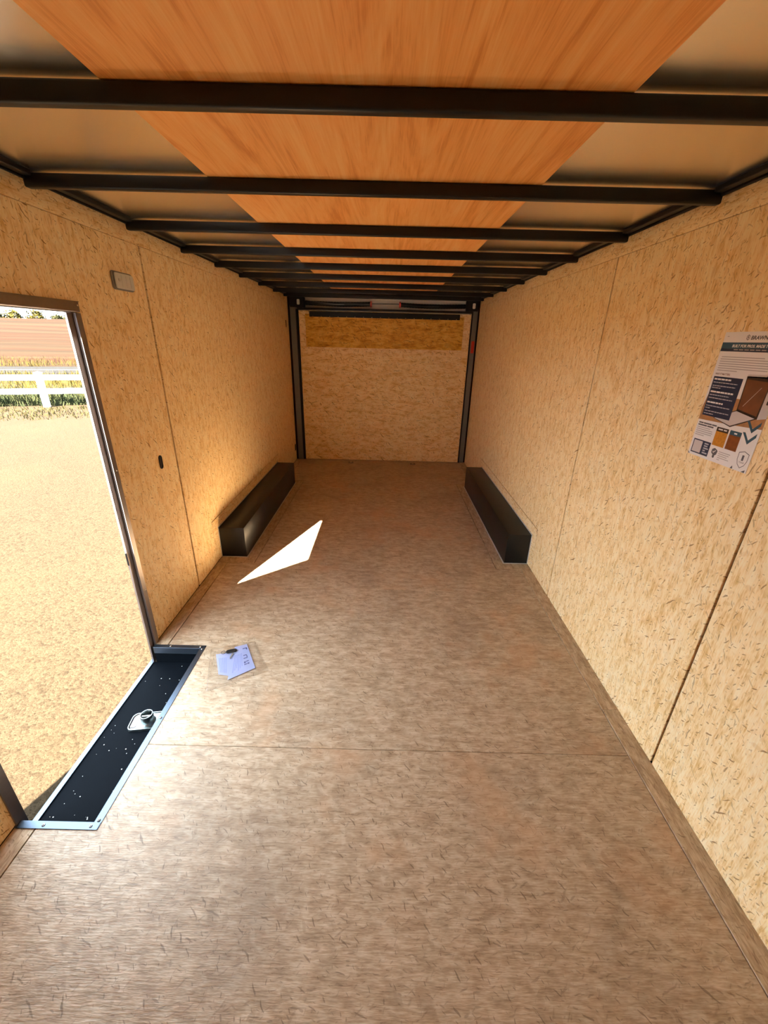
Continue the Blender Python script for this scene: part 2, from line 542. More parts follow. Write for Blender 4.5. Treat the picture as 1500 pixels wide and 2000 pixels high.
box('header_lip', MAT['alu_frame'], wb, -1.085, 1.12, YR + 0.002, YR + 0.03, 1.9455, 1.9515)
box('header_upper', MAT['black'], wb, -1.18, 1.18, YR - 0.004, YR + 0.05, 2.094, 2.112, 0.003)
box('header_lip', MAT['alu_frame'], wb, -1.00, 1.04, YR - 0.010, YR - 0.0045, 2.106, 2.112)
box('recess_back', MAT['header_white'], wb, -1.12, 1.13, YR + 0.085, YR + 0.10, 1.94, 2.115)
for s, a, b in ((-1, -1.185, -1.000), (1, 1.040, 1.190)):
    box('corner_plate', MAT['black'], wb, a, b, YR - 0.008, YR + 0.06, 1.9765, 2.0935, 0.004)
    xc = -1.075 if s < 0 else 1.135
    prism('pulley_cover', MAT['lens'], wb, [(xc + p, 2.036 + q) for p, q in rrect(0.034, 0.062, 0.01)], 'Y', YR - 0.022, YR - 0.0085, 0.002)
box('reflector', MAT['red'], wb, 1.148, 1.186, YR - 0.004, YR - 0.0003, 1.485, 1.63, 0.001)
box('threshold', MAT['black'], wb, -1.118, 1.136, YR + 0.012, YR + 0.06, -0.034, -0.008)

ramp = props(empty('door_1', (0, YR + 0.02, 0)), 'closed rear ramp door faced in strand board with an amber flap along its top', 'door', kind='structure')
box('ramp_panel', MAT['osb_ramp'], ramp, -1.0835, 1.1185, YR + 0.012, YR + 0.040, 0.004, 1.943, 0.002)
box('ramp_flap', MAT['osb_flap'], ramp, -1.000, 1.027, YR + 0.002, YR + 0.0115, 1.515, 1.905, 0.0015)
hinge = box('hinge', MAT['black'], ramp, -0.945, 0.972, YR - 0.003, YR + 0.0015, 1.872, 1.936, 0.001)
for i in range(18):
    screw(hinge, (-0.90 + i * 0.1075, YR - 0.003, 1.879), (0, -1, 0), 0.0048, 0.0025)
for s, x in ((-1, -1.0775), (1, 1.1125)):
    box('edge_trim', MAT['osb_ramp'], ramp, x - 0.004, x + 0.004, YR + 0.0095, YR + 0.0118, 0.006, 1.94)

box('outer_skin', MAT['white_skin'], ramp, -1.249, 1.249, YR + 0.1005, YR + 0.124, -0.20, 2.118)
sp = props(empty('counterbalance_spring', (0, YR + 0.04, 2.03)), 'black torsion spring shaft with red end collars above the ramp door', 'spring')
for a, b in ((-0.999, -0.170), (0.212, 1.039)):
    bm = bmesh.new()
    N = 46
    bm_tube(bm, [(a + (b - a) * i / N, YR + 0.045, 2.033 - 0.010 * math.sin(math.pi * i / N)) for i in range(N + 1)], [0.027 if i % 2 else 0.0245 for i in range(N + 1)], 12)
    from_bm('spring_coil', bm, MAT['black'], sp, True)
for x in (-0.163, 0.205):
    bm = bmesh.new()
    bm_tube(bm, [(x - 0.011, YR + 0.045, 2.034), (x - 0.008, YR + 0.045, 2.034), (x + 0.008, YR + 0.045, 2.034), (x + 0.011, YR + 0.045, 2.034)], [0.024, 0.036, 0.036, 0.024], 14)
    o = from_bm('collar', bm, MAT['red'], sp, True)
    o['label'] = 'red end collar'
tube('shaft', MAT['post'], sp, [(-0.17, YR + 0.045, 2.038), (0.21, YR + 0.045, 2.040)], 0.007, 10)
tube('cable', MAT['post'], sp, [(-0.99, YR + 0.012, 2.058), (-0.8, YR + 0.014, 2.035), (-0.6, YR + 0.016, 2.022), (-0.5, YR + 0.018, 2.022)], 0.003, 6)

# latch plates in the floor in front of the ramp
for i, (x, lab) in enumerate(((-0.42, 'small dark latch plate in the floor by the door-side wheel box end of the ramp'), (0.456, 'small dark latch plate in the floor by the poster-side wheel box end of the ramp'))):
    lp = props(empty('latch_plate', (x, 5.60, 0)), lab, 'latch', 'latch plates in the floor before the ramp')
    prism('plate', MAT['post'], lp, [(x + p, 5.60 + q) for p, q in rrect(0.075, 0.030, 0.008)], 'Z', 0.0, 0.004, 0.001)
    for dx in (-0.024, 0.024):
        tube('eye', MAT['black'], lp, [(x + dx + 0.009 * math.cos(a), 5.60, 0.009 + 0.007 * math.sin(a)) for a in [math.pi * j / 6 for j in range(7)]], 0.003, 6)

# ------------------------------------------------------------------ wheel boxes
for s, xi, xo, lab in ((-1, LB, XL, 'long black steel wheel box beside the sunlit patch on the door side'), (1, RB, XR, 'long black steel wheel box along the wall with the poster')):
    wbx = props(empty('wheel_box', ((xi + xo) / 2, (BY0 + BY1) / 2, 0)), lab, 'wheel box', 'wheel boxes')
    a, b = sorted((xi, xo))
    box('cover', MAT['box_black'], wbx, a + (0.0005 if s > 0 else 0.0), b - (0.0005 if s > 0 else 0.0), BY0, BY1, 0.0002, BZ, 0.004, 2)
    bm = bmesh.new()
    q = 0.009
    z1 = 0.0035
    x1, x2 = (xi, xi + q) if s < 0 else (xi - q, xi)
    bm_box(bm, x1, x2, BY0 - q, BY1 + q, -0.0008, z1, 0.001)
    e1, e2 = sorted((xo, xi))
    bm_box(bm, e1, e2, BY0 - q, BY0 - 0.0003, -0.0008, z1, 0.001)
    bm_box(bm, e1, e2, BY1 + 0.0003, BY1 + q, -0.0008, z1, 0.001)
    w1, w2 = sorted((xo - s * 0.0002, xo - s * 0.0036))
    bm_box(bm, w1, w2, BY0 - q, BY1 + q, BZ + 0.0003, BZ + q, 0.001)
    bm_box(bm, w1, w2, BY0 - q, BY0 - 0.0003, 0.004, BZ, 0.001)
    bm_box(bm, w1, w2, BY1 + 0.0003, BY1 + q, 0.004, BZ, 0.001)
    o = from_bm('sealant_bead', bm, MAT['caulk'], wbx)
    o['label'] = 'pale grey sealant bead'

# ------------------------------------------------------------------ side entry door: frame and leaf
d2 = props(empty('door_2', (-1.23, 1.375, -0.105)), 'entry doorway framed in dull aluminium, its white leaf swung open outside', 'door', kind='structure')


def jamb_profile(yin, sgn):
    # (x, y): flange on the wall face, stepped reveal towards the outside; sgn=+1 for the far jamb
    lip = -0.028 if sgn > 0 else -0.012
    q = [(-1.2095, 0.036), (-1.2095, 0.004), (-1.2215, 0.004), (-1.2215, 0.009), (-1.2235, 0.009), (-1.2235, lip), (-1.2320, lip), (-1.2320, 0.010), (-1.2500, 0.010), (-1.2500, 0.0115), (-1.2145, 0.0115), (-1.2145, 0.036)]
    return [(x, yin + sgn * d) for x, d in q]


prism('jamb', MAT['jamb_alu'], d2, jamb_profile(DO1, 1), 'Z', -0.105, DOT - 0.001)
prism('jamb', MAT['jamb_alu'], d2, jamb_profile(DO0, -1), 'Z', -0.105, DOT - 0.001)
hp = [(x, DOT + d) for x, d in [(-1.2092, 0.043), (-1.2092, 0.006), (-1.2118, 0.003), (-1.2265, 0.003), (-1.2265, 0.000), (-1.2500, 0.000), (-1.2500, 0.011), (-1.2145, 0.011), (-1.2145, 0.043)]]
prism('header', MAT['alu_frame'], d2, hp, 'Y', DO0 - 0.036, DO1 + 0.036)
# rubber seal bead in the far jamb's groove and the bright edge strip
box('seal', MAT['rubber'], d2, -1.2233, -1.2217, DO1 + 0.0045, DO1 + 0.0088, -0.10, DOT - 0.002)
box('seal', MAT['rubber'], d2, -1.2233, -1.2217, DO0 - 0.0088, DO0 - 0.0045, -0.10, DOT - 0.002)
box('edge_strip', MAT['alu'], d2, -1.2545, -1.2505, DO1 + 0.0025, DO1 + 0.016, -0.11, DOT + 0.01, 0.0008)
for y in (DO0 - 0.02, DO1 + 0.028):
    for z in (DOT + 0.028,):
        screw(d2, (-1.2092, y, z), (1, 0, 0), 0.0045, 0.0025)
for z in (0.35, 1.02):
    screw(d2, (-1.2095, DO1 + 0.024, z), (1, 0, 0), 0.0045, 0.0025, 'steel')
box('strike_plate', MAT['black'], d2, -1.2330, -1.2245, DO1 - 0.0298, DO1 - 0.0282, 0.53, 0.60, 0.0006)
# open leaf, hinged on the jamb beside the nose and swung well past a right angle
ld = Vector((-0.765, -0.644, 0))
ln = Vector((0.644, -0.765, 0))
hp0 = Vector((-1.262, 0.945, 0))


def leaf_box(name, mat, parent, a0, a1, t0, t1, z0, z1):
    bm = bmesh.new()
    bm_box(bm, a0, a1, t0, t1, z0, z1, 0.002)
    for v_ in bm.verts:
        v_.co = hp0 + ld * v_.co.x + ln * v_.co.y + Vector((0, 0, v_.co.z))
    return from_bm(name, bm, mat, parent)


leaf = leaf_box('leaf', MAT['white_skin'], d2, 0.0, 1.03, 0.0, 0.032, -0.085, 1.712)
leaf_box('leaf_frame', MAT['alu_frame'], leaf, 0.004, 0.981, -0.004, -0.0005, -0.08, -0.03)
leaf_box('leaf_frame', MAT['alu_frame'], leaf, 0.004, 0.981, -0.004, -0.0005, 1.66, 1.708)
leaf_box('latch_handle', MAT['black'], leaf, 0.88, 0.96, 0.0325, 0.052, 0.50, 0.66)
tube('hinge_barrel', MAT['alu_frame'], d2, [(-1.2585, 0.945, 0.02), (-1.2585, 0.945, 1.65)], 0.006, 8)

# ------------------------------------------------------------------ step well under the entry door
sw = props(empty('step_well', (-1.08, 1.355, -0.105)), 'sunken black entry step edged with bright aluminium angles at the side door', 'step')
box('tread', MAT['tread'], sw, -1.2335, -0.9455, 0.902, 1.804, -0.118, -0.105, 0.001)
box('riser', MAT['tread'], sw, -0.9450, -0.9300, 0.902, 1.804, -0.118, -0.0035)
box('riser', MAT['tread'], sw, -1.2120, -0.9300, 1.8045, 1.8200, -0.118, -0.0035)
box('riser', MAT['tread'], sw, -1.2120, -0.9300, 0.886, 0.9015, -0.118, -0.0035)
box('sill', MAT['alu'], sw, -1.2480, -1.2255, DO0 - 0.01, DO1 + 0.01, -0.1045, -0.0995, 0.001)
prism('angle_trim', MAT['alu'], sw, [(-0.9480, -0.026), (-0.9480, 0.0022), (-0.9215, 0.0022), (-0.9215, 0.0002), (-0.9455, 0.0002), (-0.9455, -0.026)], 'Y', 0.8825, 1.8235, 0.0004)
prism('angle_trim', MAT['alu'], sw, [(0.9060, -0.026), (0.9060, 0.0034), (0.8810, 0.0034), (0.8810, 0.0008), (0.9030, 0.0008), (0.9030, -0.026)], 'X', -1.2110, -0.9230, 0.0004)
prism('angle_trim', MAT['alu'], sw, [(1.7985, -0.038), (1.7985, 0.0034), (1.8245, 0.0034), (1.8245, 0.0008), (1.8020, 0.0008), (1.8020, -0.038)], 'X', -1.2110, -0.9230, 0.0004)
for x, y in ((-1.118, 0.892), (-0.950, 0.892), (-0.9345, 0.912), (-0.9345, 1.345), (-0.9345, 1.795), (-0.950, 1.812), (-1.118, 1.812)):
    screw(sw, (x, y, 0.0030), (0, 0, 1), 0.0058, 0.003, 'post' if y < 1.7 else 'steel')
# dried mud specks kept to the tread
jack_xy = (-1.052, 1.408)
bm = bmesh.new()
for i in range(46):
    x = rnd.uniform(-1.21, -0.97)
    y = rnd.uniform(0.93, 1.78)
    r_ = rnd.uniform(0.001, 0.003)
    if abs(x - jack_xy[0]) < 0.11 and abs(y - jack_xy[1]) < 0.085:
        continue
    bmesh.ops.create_icosphere(bm, subdivisions=1, radius=r_, matrix=Matrix.Translation((x, y, -0.1048)) @ Matrix.Diagonal((1, 1, 0.4, 1)))
o = from_bm('grit', bm, MAT['caulk'], sw)
o['kind'] = 'stuff'

# ------------------------------------------------------------------ galvanised jack foot lying on the step
jx, jy, jz, ja = -1.052, 1.408, -0.105, math.radians(8)
jf = props(empty('jack_foot', (jx, jy, jz)), 'galvanised steel jack foot plate with a short round socket, lying on the step', 'jack foot')
Rz = Matrix.Rotation(ja, 4, 'Z')


def jplace(bm):
    bmesh.ops.transform(bm, matrix=Matrix.Translation((jx, jy, jz)) @ Rz, verts=bm.verts)


bm = bmesh.new()
outer = rrect(0.150, 0.098, 0.024, 6)
prof = [(1.0, 0.0005), (1.0, 0.008), (0.985, 0.0125), (0.945, 0.0125), (0.915, 0.0085), (0.88, 0.007)]
rings = [[bm.verts.new((x * s_, y * (1 - (1 - s_) * 1.5), z)) for x, y in outer] for s_, z in prof]
for A, B in zip(rings, rings[1:]):
    for j in range(len(A)):
        bm.faces.new((A[j], A[(j + 1) % len(A)], B[(j + 1) % len(A)], B[j]))
bm.faces.new(rings[-1])
bm.faces.new(list(reversed(rings[0])))
jplace(bm)
from_bm('plate', bm, MAT['galv'], jf, True)
bm = bmesh.new()
n = 24
prof = [(0.034, 0.0072), (0.031, 0.011), (0.0285, 0.014), (0.0280, 0.052), (0.0270, 0.0535), (0.0245, 0.0535), (0.0235, 0.052), (0.0235, 0.009)]
rings = [[bm.verts.new((0.006 + q * math.cos(2 * math.pi * j / n), q * math.sin(2 * math.pi * j / n), z)) for j in range(n)] for q, z in prof]
for A, B in zip(rings, rings[1:]):
    for j in range(n):
        bm.faces.new((A[j], A[(j + 1) % n], B[(j + 1) % n], B[j]))
bm.faces.new(rings[-1])
jplace(bm)
from_bm('socket', bm, MAT['galv'], jf, True)
bm = bmesh.new()
bm_tube(bm, [(0.006 - 0.023, 0.0, 0.040), (0.006 + 0.023, 0.0, 0.040)], 0.0045, 8)
jplace(bm)
from_bm('cross_pin', bm, MAT['steel'], jf, True)
bm = bmesh.new()
bm_prism(bm, [(x - 0.053, y) for x, y in rrect(0.026, 0.062, 0.008)], 'Z', 0.0070, 0.0086, 0.0005)
jplace(bm)
MAT['pinkish'] = flat('pink_zinc_stamping', (0.20, 0.15, 0.15), 0.45, 0.8, var=0.15)
from_bm('stamping', bm, MAT['pinkish'], jf)

# ------------------------------------------------------------------ wall fittings
lt = props(empty('dome_light', (XL, 2.21, 1.847)), 'pale grey flat dome light on the strand board above the doorway corner', 'light')


def wall_plate(name, mat, parent, w_, h_, r_, d0, d1, bev, yc, zc):
    return prism(name, mat, parent, [(yc + p, zc + q) for p, q in rrect(w_, h_, r_)], 'X', XL + d0, XL + d1, bev)


wall_plate('housing', MAT['lens_rim'], lt, 0.162, 0.078, 0.013, 0.0003, 0.010, 0.002, 2.211, 1.847)
wall_plate('lens', MAT['lens'], lt, 0.148, 0.066, 0.010, 0.0102, 0.018, 0.003, 2.213, 1.847)
wall_plate('switch', MAT['caulk'], lt, 0.016, 0.012, 0.003, 0.0182, 0.021, 0.001, 2.165, 1.850)
for y in (2.185, 2.222, 2.255):
    box('lens_rib', MAT['lens'], lt, XL + 0.0182, XL + 0.0192, y - 0.0012, y + 0.0012, 1.822, 1.872)


def grommet(name, label, yc, zc, w_, h_, group):
    g = props(empty(name, (XL, yc, zc)), label, 'grommet', group)
    bm = bmesh.new()
    o_ = rrect(w_, h_, w_ * 0.48, 6)
    prof_ = [(1.0, 0.0003), (1.0, 0.0030), (0.93, 0.0042), (0.80, 0.0042), (0.72, 0.0030), (0.70, 0.0008)]
    rg = [[bm.verts.new((XL + d_, yc + p * s_, zc + q * (1 - (1 - s_) * w_ / h_))) for p, q in o_] for s_, d_ in prof_]
    for A, B in zip(rg, rg[1:]):
        for j in range(len(A)):
            bm.faces.new((A[j], A[(j + 1) % len(A)], B[(j + 1) % len(A)], B[j]))
    bm.faces.new(rg[-1])
    from_bm('rubber_ring', bm, MAT['rubber'], g, True)
    return g


grommet('grommet', 'black oblong rubber grommet in the wall beside the entry doorway', 2.243, 0.948, 0.032, 0.078, 'wall grommets')
grommet('grommet', 'small black oblong grommet low on the wall by the rear post', 5.690, 0.185, 0.050, 0.095, 'wall grommets')
ss_ = props(empty('wall_smudge', (XL, 5.6, 1.78)), 'small brown smudge on the wall near the top of the rear post', 'smudge')
prism('smudge', MAT['dark_brown'], ss_, [(5.60 + p, 1.78 + q) for p, q in rrect(0.05, 0.085, 0.018)], 'X', XL + 0.0002, XL + 0.0012, 0.0003)

# ------------------------------------------------------------------ poster on the wall (u to the reader's right, v down)
PO_Y, PO_Z, PO_W, PO_H = 1.528, 1.670, 0.270, 0.419
PX = XR - 0.0004
MAT['paper_white'] = flat('poster_paper', (0.80, 0.76, 0.74), 0.42)
MAT['navy'] = flat('navy_print', (0.012, 0.020, 0.055), 0.42)
MAT['teal'] = flat('slate_blue_print', (0.030, 0.085, 0.125), 0.42)
MAT['ink'] = flat('grey_ink', (0.10, 0.09, 0.10), 0.45)
MAT['ink_soft'] = flat('soft_grey_ink', (0.42, 0.38, 0.37), 0.45)
MAT['ink_pale'] = flat('pale_ink', (0.50, 0.50, 0.54), 0.45)
MAT['print_brown'] = flat('brown_print', (0.17, 0.055, 0.018), 0.42, var=0.5, vscale=18)
MAT['print_dark'] = flat('dark_brown_print', (0.035, 0.014, 0.008), 0.42)
MAT['print_amber'] = flat('amber_print', (0.55, 0.22, 0.02), 0.42, var=0.45, vscale=140)
MAT['print_rust'] = flat('rust_print', (0.22, 0.055, 0.006), 0.42, var=0.6, vscale=60)
MAT['print_sand'] = flat('sand_print', (0.42, 0.20, 0.075), 0.42, var=0.35, vscale=50)
MAT['print_grey'] = flat('pale_grey_print', (0.60, 0.53, 0.51), 0.42)
poster = props(empty('poster', (PX, PO_Y - PO_W / 2, PO_Z - PO_H)), 'printed product poster with navy bands and a trailer photo on the strand board', 'poster')
_lay = [0]


def pt(u_, v_, d_=0.0):
    return (PX - d_, PO_Y - u_, PO_Z - v_)


def pp(name, mat, poly, level=1, parent=None):
    """flat printed patch on the sheet"""
    bm = bmesh.new()
    d0 = 0.0010 + 0.00006 * level
    bm.faces.new([bm.verts.new(pt(u_, v_, d0)) for u_, v_ in poly])
    me = bpy.data.meshes.new(name)
    for f_ in bm.faces:
        f_.normal_update()
        if f_.normal.x > 0:
            f_.normal_flip()
    bm.to_mesh(me)
    bm.free()
    return link_mesh(name, me, MAT[mat], parent or poster)


def rect(u0, v0, u1, v1):
    return [(u0, v0), (u1, v0), (u1, v1), (u0, v1)]


def pt_bars(name, mat, bars, level=2):
    bm = bmesh.new()
    d0 = 0.0010 + 0.00006 * level
    for u0, v0, u1, h in bars:
        f_ = bm.faces.new([bm.verts.new(pt(a, b, d0)) for a, b in rect(u0, v0, u1, v0 + h)])
        f_.normal_update()
        if f_.normal.x > 0:
            f_.normal_flip()
    me = bpy.data.meshes.new(name)
    bm.to_mesh(me)
    bm.free()
    o = link_mesh(name, me, MAT[mat], poster)
    o['kind'] = 'stuff'
    return o


def ptext(name, mat, s, u_, v_, size, level=3, shear=0.0, width=None, bold=0.0):
    cu = bpy.data.curves.new(name, 'FONT')
    cu.body = s
    cu.size = size
    cu.shear = shear
    cu.offset = bold
    cu.resolution_u = 3
    tmp = bpy.data.objects.new(name, cu)
    COL.objects.link(tmp)
    bpy.context.view_layer.update()
    me = bpy.data.meshes.new_from_object(tmp)
    bpy.data.objects.remove(tmp)
    xs = [v_.co.x for v_ in me.vertices] or [0, 1]
    sx = (width / (max(xs) - min(xs))) if width else 1.0
    x0 = min(xs)
    d0 = 0.0010 + 0.00006 * level
    for q in me.vertices:
        q.co = Vector(pt(u_ + (q.co.x - x0) * sx, v_ - q.co.y, d0))
    me.materials.clear()
    me.materials.append(MAT[mat])
    me.update()
    return link_mesh(name, me, None, poster)


bm = bmesh.new()
bm_box(bm, PX - 0.0010, PX, PO_Y - PO_W, PO_Y, PO_Z - PO_H, PO_Z)
from_bm('sheet', bm, MAT['paper_white'], poster)
pp('header_band', 'navy', rect(0.0, 0.032, PO_W, 0.060), 1)
pp('header_band', 'teal', [(0.0, 0.0325), (PO_W, 0.0325), (PO_W, 0.048), (0.03, 0.052), (0.0, 0.050)], 2)
ptext('lettering', 'ink', 'BRAWN', 0.112, 0.0232, 0.0155, 3, 0.12, 0.064, 0.0006)
ptext('lettering', 'paper_white', 'BUILT FOR PROS. MADE T', 0.046, 0.0466, 0.0115, 4, 0.2, 0.141, 0.0004)
pt_bars('small_print', 'ink_soft', [(0.057 + i * 0.022, 0.0525, 0.057 + i * 0.022 + 0.018, 0.0032) for i in range(8)], 4)
# hexagon mark beside the name
bm = bmesh.new()
hexo = [(0.1005 + 0.0075 * math.sin(a), 0.0170 - 0.0085 * math.cos(a)) for a in [math.pi / 3 * i for i in range(6)]]
hexi = [(0.1005 + (u_ - 0.1005) * 0.74, 0.0170 + (v_ - 0.0170) * 0.74) for u_, v_ in hexo]
A = [bm.verts.new(pt(u_, v_, 0.0012)) for u_, v_ in hexo]
B = [bm.verts.new(pt(u_, v_, 0.0012)) for u_, v_ in hexi]
for i in range(6):
    bm.faces.new((A[i], A[(i + 1) % 6], B[(i + 1) % 6], B[i]))
for u0, v0, u1, v1 in ((0.0992, 0.0125, 0.1018, 0.0215), (0.0972, 0.0155, 0.1038, 0.0172)):
    bm.faces.new([bm.verts.new(pt(a, b, 0.0012)) for a, b in rect(u0, v0, u1, v1)])
from_bm('emblem', bm, MAT['ink'], poster)
pt_bars('small_print', 'ink_soft', [(0.013, 0.0125, 0.021, 0.002)], 3)
pt_bars('small_print', 'ink_soft', [(0.012 + (0.001 if i else 0.003), 0.076 + i * 0.0072, (0.190, 0.232, 0.232, 0.222, 0.226, 0.215, 0.100)[i], 0.0026) for i in range(7)], 3)
ptext('lettering', 'print_brown', 'WHY IT MATTERS', 0.011, 0.1355, 0.0085, 3, 0, 0.066, 0.0002)
# photograph of a trailer: ground, open box, ramp, side wall
pp('photo_ground', 'print_sand', [(0.0, 0.246), (0.010, 0.200), (PO_W, 0.205), (PO_W, 0.279), (0.15, 0.286), (0.0, 0.291)], 1)
pp('photo_roof', 'print_grey', [(0.150, 0.126), (0.222, 0.122), (PO_W, 0.124), (PO_W, 0.136), (0.222, 0.134), (0.150, 0.134)], 2)
pp('photo_opening', 'print_dark', [(0.149, 0.131), (0.246, 0.128), (0.240, 0.253), (0.152, 0.240)], 2)
pp('photo_interior', 'print_brown', [(0.153, 0.140), (0.240, 0.143), (0.233, 0.245), (0.156, 0.233)], 3)
pp('photo_side', 'print_grey', [(0.243, 0.130), (PO_W, 0.128), (PO_W, 0.246), (0.239, 0.254)], 3)
pp('photo_ramp_edge', 'print_dark', [(0.066, 0.276), (0.154, 0.237), (0.238, 0.252), (0.149, 0.2935)], 2)
pp('photo_ramp', 'print_grey', [(0.070, 0.2755), (0.154, 0.240), (0.230, 0.252), (0.147, 0.2895)], 3)
pp('photo_latch', 'print_dark', rect(0.252, 0.196, 0.259, 0.207), 4)
pp('photo_crease', 'print_grey', [(0.170, 0.222), (0.216, 0.160), (0.2165, 0.161), (0.1715, 0.2225)], 4)
pp('photo_fitting', 'navy', rect(0.222, 0.118, 0.229, 0.131), 5)
pp('text_panel', 'navy', rect(0.010, 0.141, 0.137, 0.274), 5)
bars, heads = [], []
for v0, wh in ((0.147, 0.090), (0.189, 0.117), (0.225, 0.088)):
    x = 0.015
    while x < wh:
        q = min(x + rnd.uniform(0.009, 0.026), wh)
        heads.append((x, v0, q, 0.0052))
        x = q + 0.002
for v0, u1 in ((0.159, 0.122), (0.170, 0.118), (0.177, 0.055), (0.201, 0.104), (0.211, 0.122), (0.238, 0.124), (0.246, 0.036), (0.256, 0.128), (0.265, 0.060)):
    x = 0.015
    while x < u1:
        q = min(x + rnd.uniform(0.006, 0.016), u1)
        bars.append((x, v0, q, 0.0028))
        x = q + 0.0018
pt_bars('small_print', 'ink_pale', bars, 6)
pt_bars('small_print', 'paper_white', heads, 6)
# chevrons
for j, (uc, v0, lev) in enumerate(((0.2370, 0.262, 5), (0.2355, 0.298, 5))):
    pp('chevron', 'teal', [(uc - 0.029, v0), (uc - 0.019, v0 - 0.001), (uc, v0 + 0.021), (uc + 0.025, v0 - 0.005), (uc + 0.025, v0 + 0.008), (uc + 0.001, v0 + 0.034)], lev)
# lower block
heads = [(0.008, 0.2985, 0.030, 0.0048), (0.032, 0.2985, 0.070, 0.0048), (0.072, 0.2985, 0.094, 0.0048), (0.007, 0.3065, 0.050, 0.0048), (0.052, 0.3065, 0.082, 0.0048)]
pt_bars('small_print', 'ink', heads, 3)
pt_bars('small_print', 'ink_soft', [(0.006, 0.3160 + i * 0.0068, (0.070, 0.083, 0.086, 0.083, 0.050)[i], 0.0026) for i in range(5)], 3)
pp('code_panel', 'navy', rect(0.010, 0.360, 0.095, 0.410), 2)
pp('blank_square', 'print_grey', rect(0.014, 0.364, 0.056, 0.406), 3)
pt_bars('small_print', 'ink_pale', [(0.066, 0.366 + i * 0.0082, (0.086, 0.084, 0.090, 0.078, 0.090)[i], 0.0046) for i in range(5)], 4)
for u0, u1, m1, m2 in ((0.0985, 0.151, 'print_dark', 'print_amber'), (0.1575, 0.2055, 'teal', 'print_rust')):
    pp('swatch', m2, rect(u0, 0.3155, u1, 0.3645), 2)
    pp('swatch_head', m1, rect(u0, 0.3015, u1, 0.3160), 3)
pt_bars('small_print', 'paper_white', [(0.106, 0.306, 0.126, 0.0045), (0.130, 0.306, 0.144, 0.0045), (0.176, 0.307, 0.188, 0.0045)], 4)
pp('badge', 'ink', [(0.108, 0.378), (0.118, 0.372), (0.129, 0.376), (0.134, 0.380), (0.132, 0.392), (0.126, 0.397), (0.126, 0.404), (0.121, 0.407), (0.116, 0.403), (0.117, 0.396), (0.108, 0.390)], 2)
pp('badge_tick', 'paper_white', [(0.114, 0.383), (0.117, 0.386), (0.125, 0.378), (0.126, 0.380), (0.117, 0.390), (0.113, 0.385)], 3)
pt_bars('small_print', 'ink_soft', [(0.140, 0.3785 + i * 0.0066, (0.190, 0.186, 0.180, 0.190, 0.152)[i], 0.0024) for i in range(5)], 3)
sh = [(0.2405, 0.3535), (0.2610, 0.3600), (0.2605, 0.3830), (0.2540, 0.3985), (0.2405, 0.4090), (0.2270, 0.3985), (0.2205, 0.3830), (0.2200, 0.3600)]
bm = bmesh.new()
A = [bm.verts.new(pt(u_, v_, 0.0012)) for u_, v_ in sh]
B = [bm.verts.new(pt(0.2405 + (u_ - 0.2405) * 0.90, 0.380 + (v_ - 0.380) * 0.92, 0.0012)) for u_, v_ in sh]
for i in range(8):
    bm.faces.new((A[i], A[(i + 1) % 8], B[(i + 1) % 8], B[i]))
from_bm('shield', bm, MAT['ink'], poster)
ptext('lettering', 'ink', '1', 0.2365, 0.3835, 0.024, 3, 0, 0.008, 0.0008)
ptext('lettering', 'ink', 'YEAR', 0.2300, 0.3925, 0.0075, 3, 0, 0.021)
pp('corner_mark', 'ink', [(0.205, 0.418), (0.212, 0.408), (0.216, 0.418)], 2)
pp('corner_mark', 'ink', [(0.250, 0.418), (0.264, 0.409), (0.264, 0.418)], 2)
pp('corner_mark', 'ink', [(0.001, 0.418), (0.001, 0.411), (0.009, 0.418)], 2)

# ------------------------------------------------------------------ plastic bag with papers and a key on the floor
MAT['paper_blue'] = flat('pale_leaflet', (0.58, 0.62, 0.84), 0.55)
MAT['ink_blue'] = flat('leaflet_ink', (0.09, 0.10, 0.26), 0.55)
MAT['ink_blue2'] = flat('leaflet_light_ink', (0.33, 0.38, 0.68), 0.55)


def sheet(name, corners, z, mat, sag=0.004, n=8, seed=0, parent=None):
    r2 = random.Random(seed)
    ph = [r2.uniform(0, 6) for _ in range(4)]
    bm = bmesh.new()
    g = []
    (ax, ay), (bx, by), (cx_, cy_), (dx, dy) = corners
    for i in range(n + 1):
        row = []
        for j in range(n + 1):
            u_, v_ = j / n, i / n
            x = (ax * (1 - u_) + bx * u_) * (1 - v_) + (dx * (1 - u_) + cx_ * u_) * v_
            y = (ay * (1 - u_) + by * u_) * (1 - v_) + (dy * (1 - u_) + cy_ * u_) * v_
            h = sag * (0.5 + 0.5 * math.sin(4 * u_ + ph[0]) * math.cos(3.1 * v_ + ph[1]))
            row.append(bm.verts.new((x, y, z + h)))
        g.append(row)
    for i in range(n):
        for j in range(n):
            bm.faces.new((g[i][j], g[i][j + 1], g[i + 1][j + 1], g[i + 1][j]))
    r_ = bmesh.ops.solidify(bm, geom=bm.faces[:], thickness=0.0006)
    return from_bm(name, bm, MAT[mat], parent, True)


pa = [(-0.842, 1.757), (-0.742, 1.782), (-0.690, 1.602), (-0.772, 1.612)]
l1 = props(empty('leaflet', (-0.76, 1.69, 0.0)), 'pale blue-white leaflet lying underneath in the clear bag by the step', 'leaflet')
sheet('page', pa, 0.0022, 'paper_blue', 0.001, 6, 3, l1)
pb = [(-0.758, 1.815), (-0.698, 1.842), (-0.596, 1.662), (-0.712, 1.575)]
l2 = props(empty('leaflet', (-0.69, 1.70, 0.0)), 'pale blue-white leaflet with bold marks lying uppermost in the clear bag', 'leaflet')
sheet('page', pb, 0.0050, 'paper_blue', 0.001, 6, 9, l2)


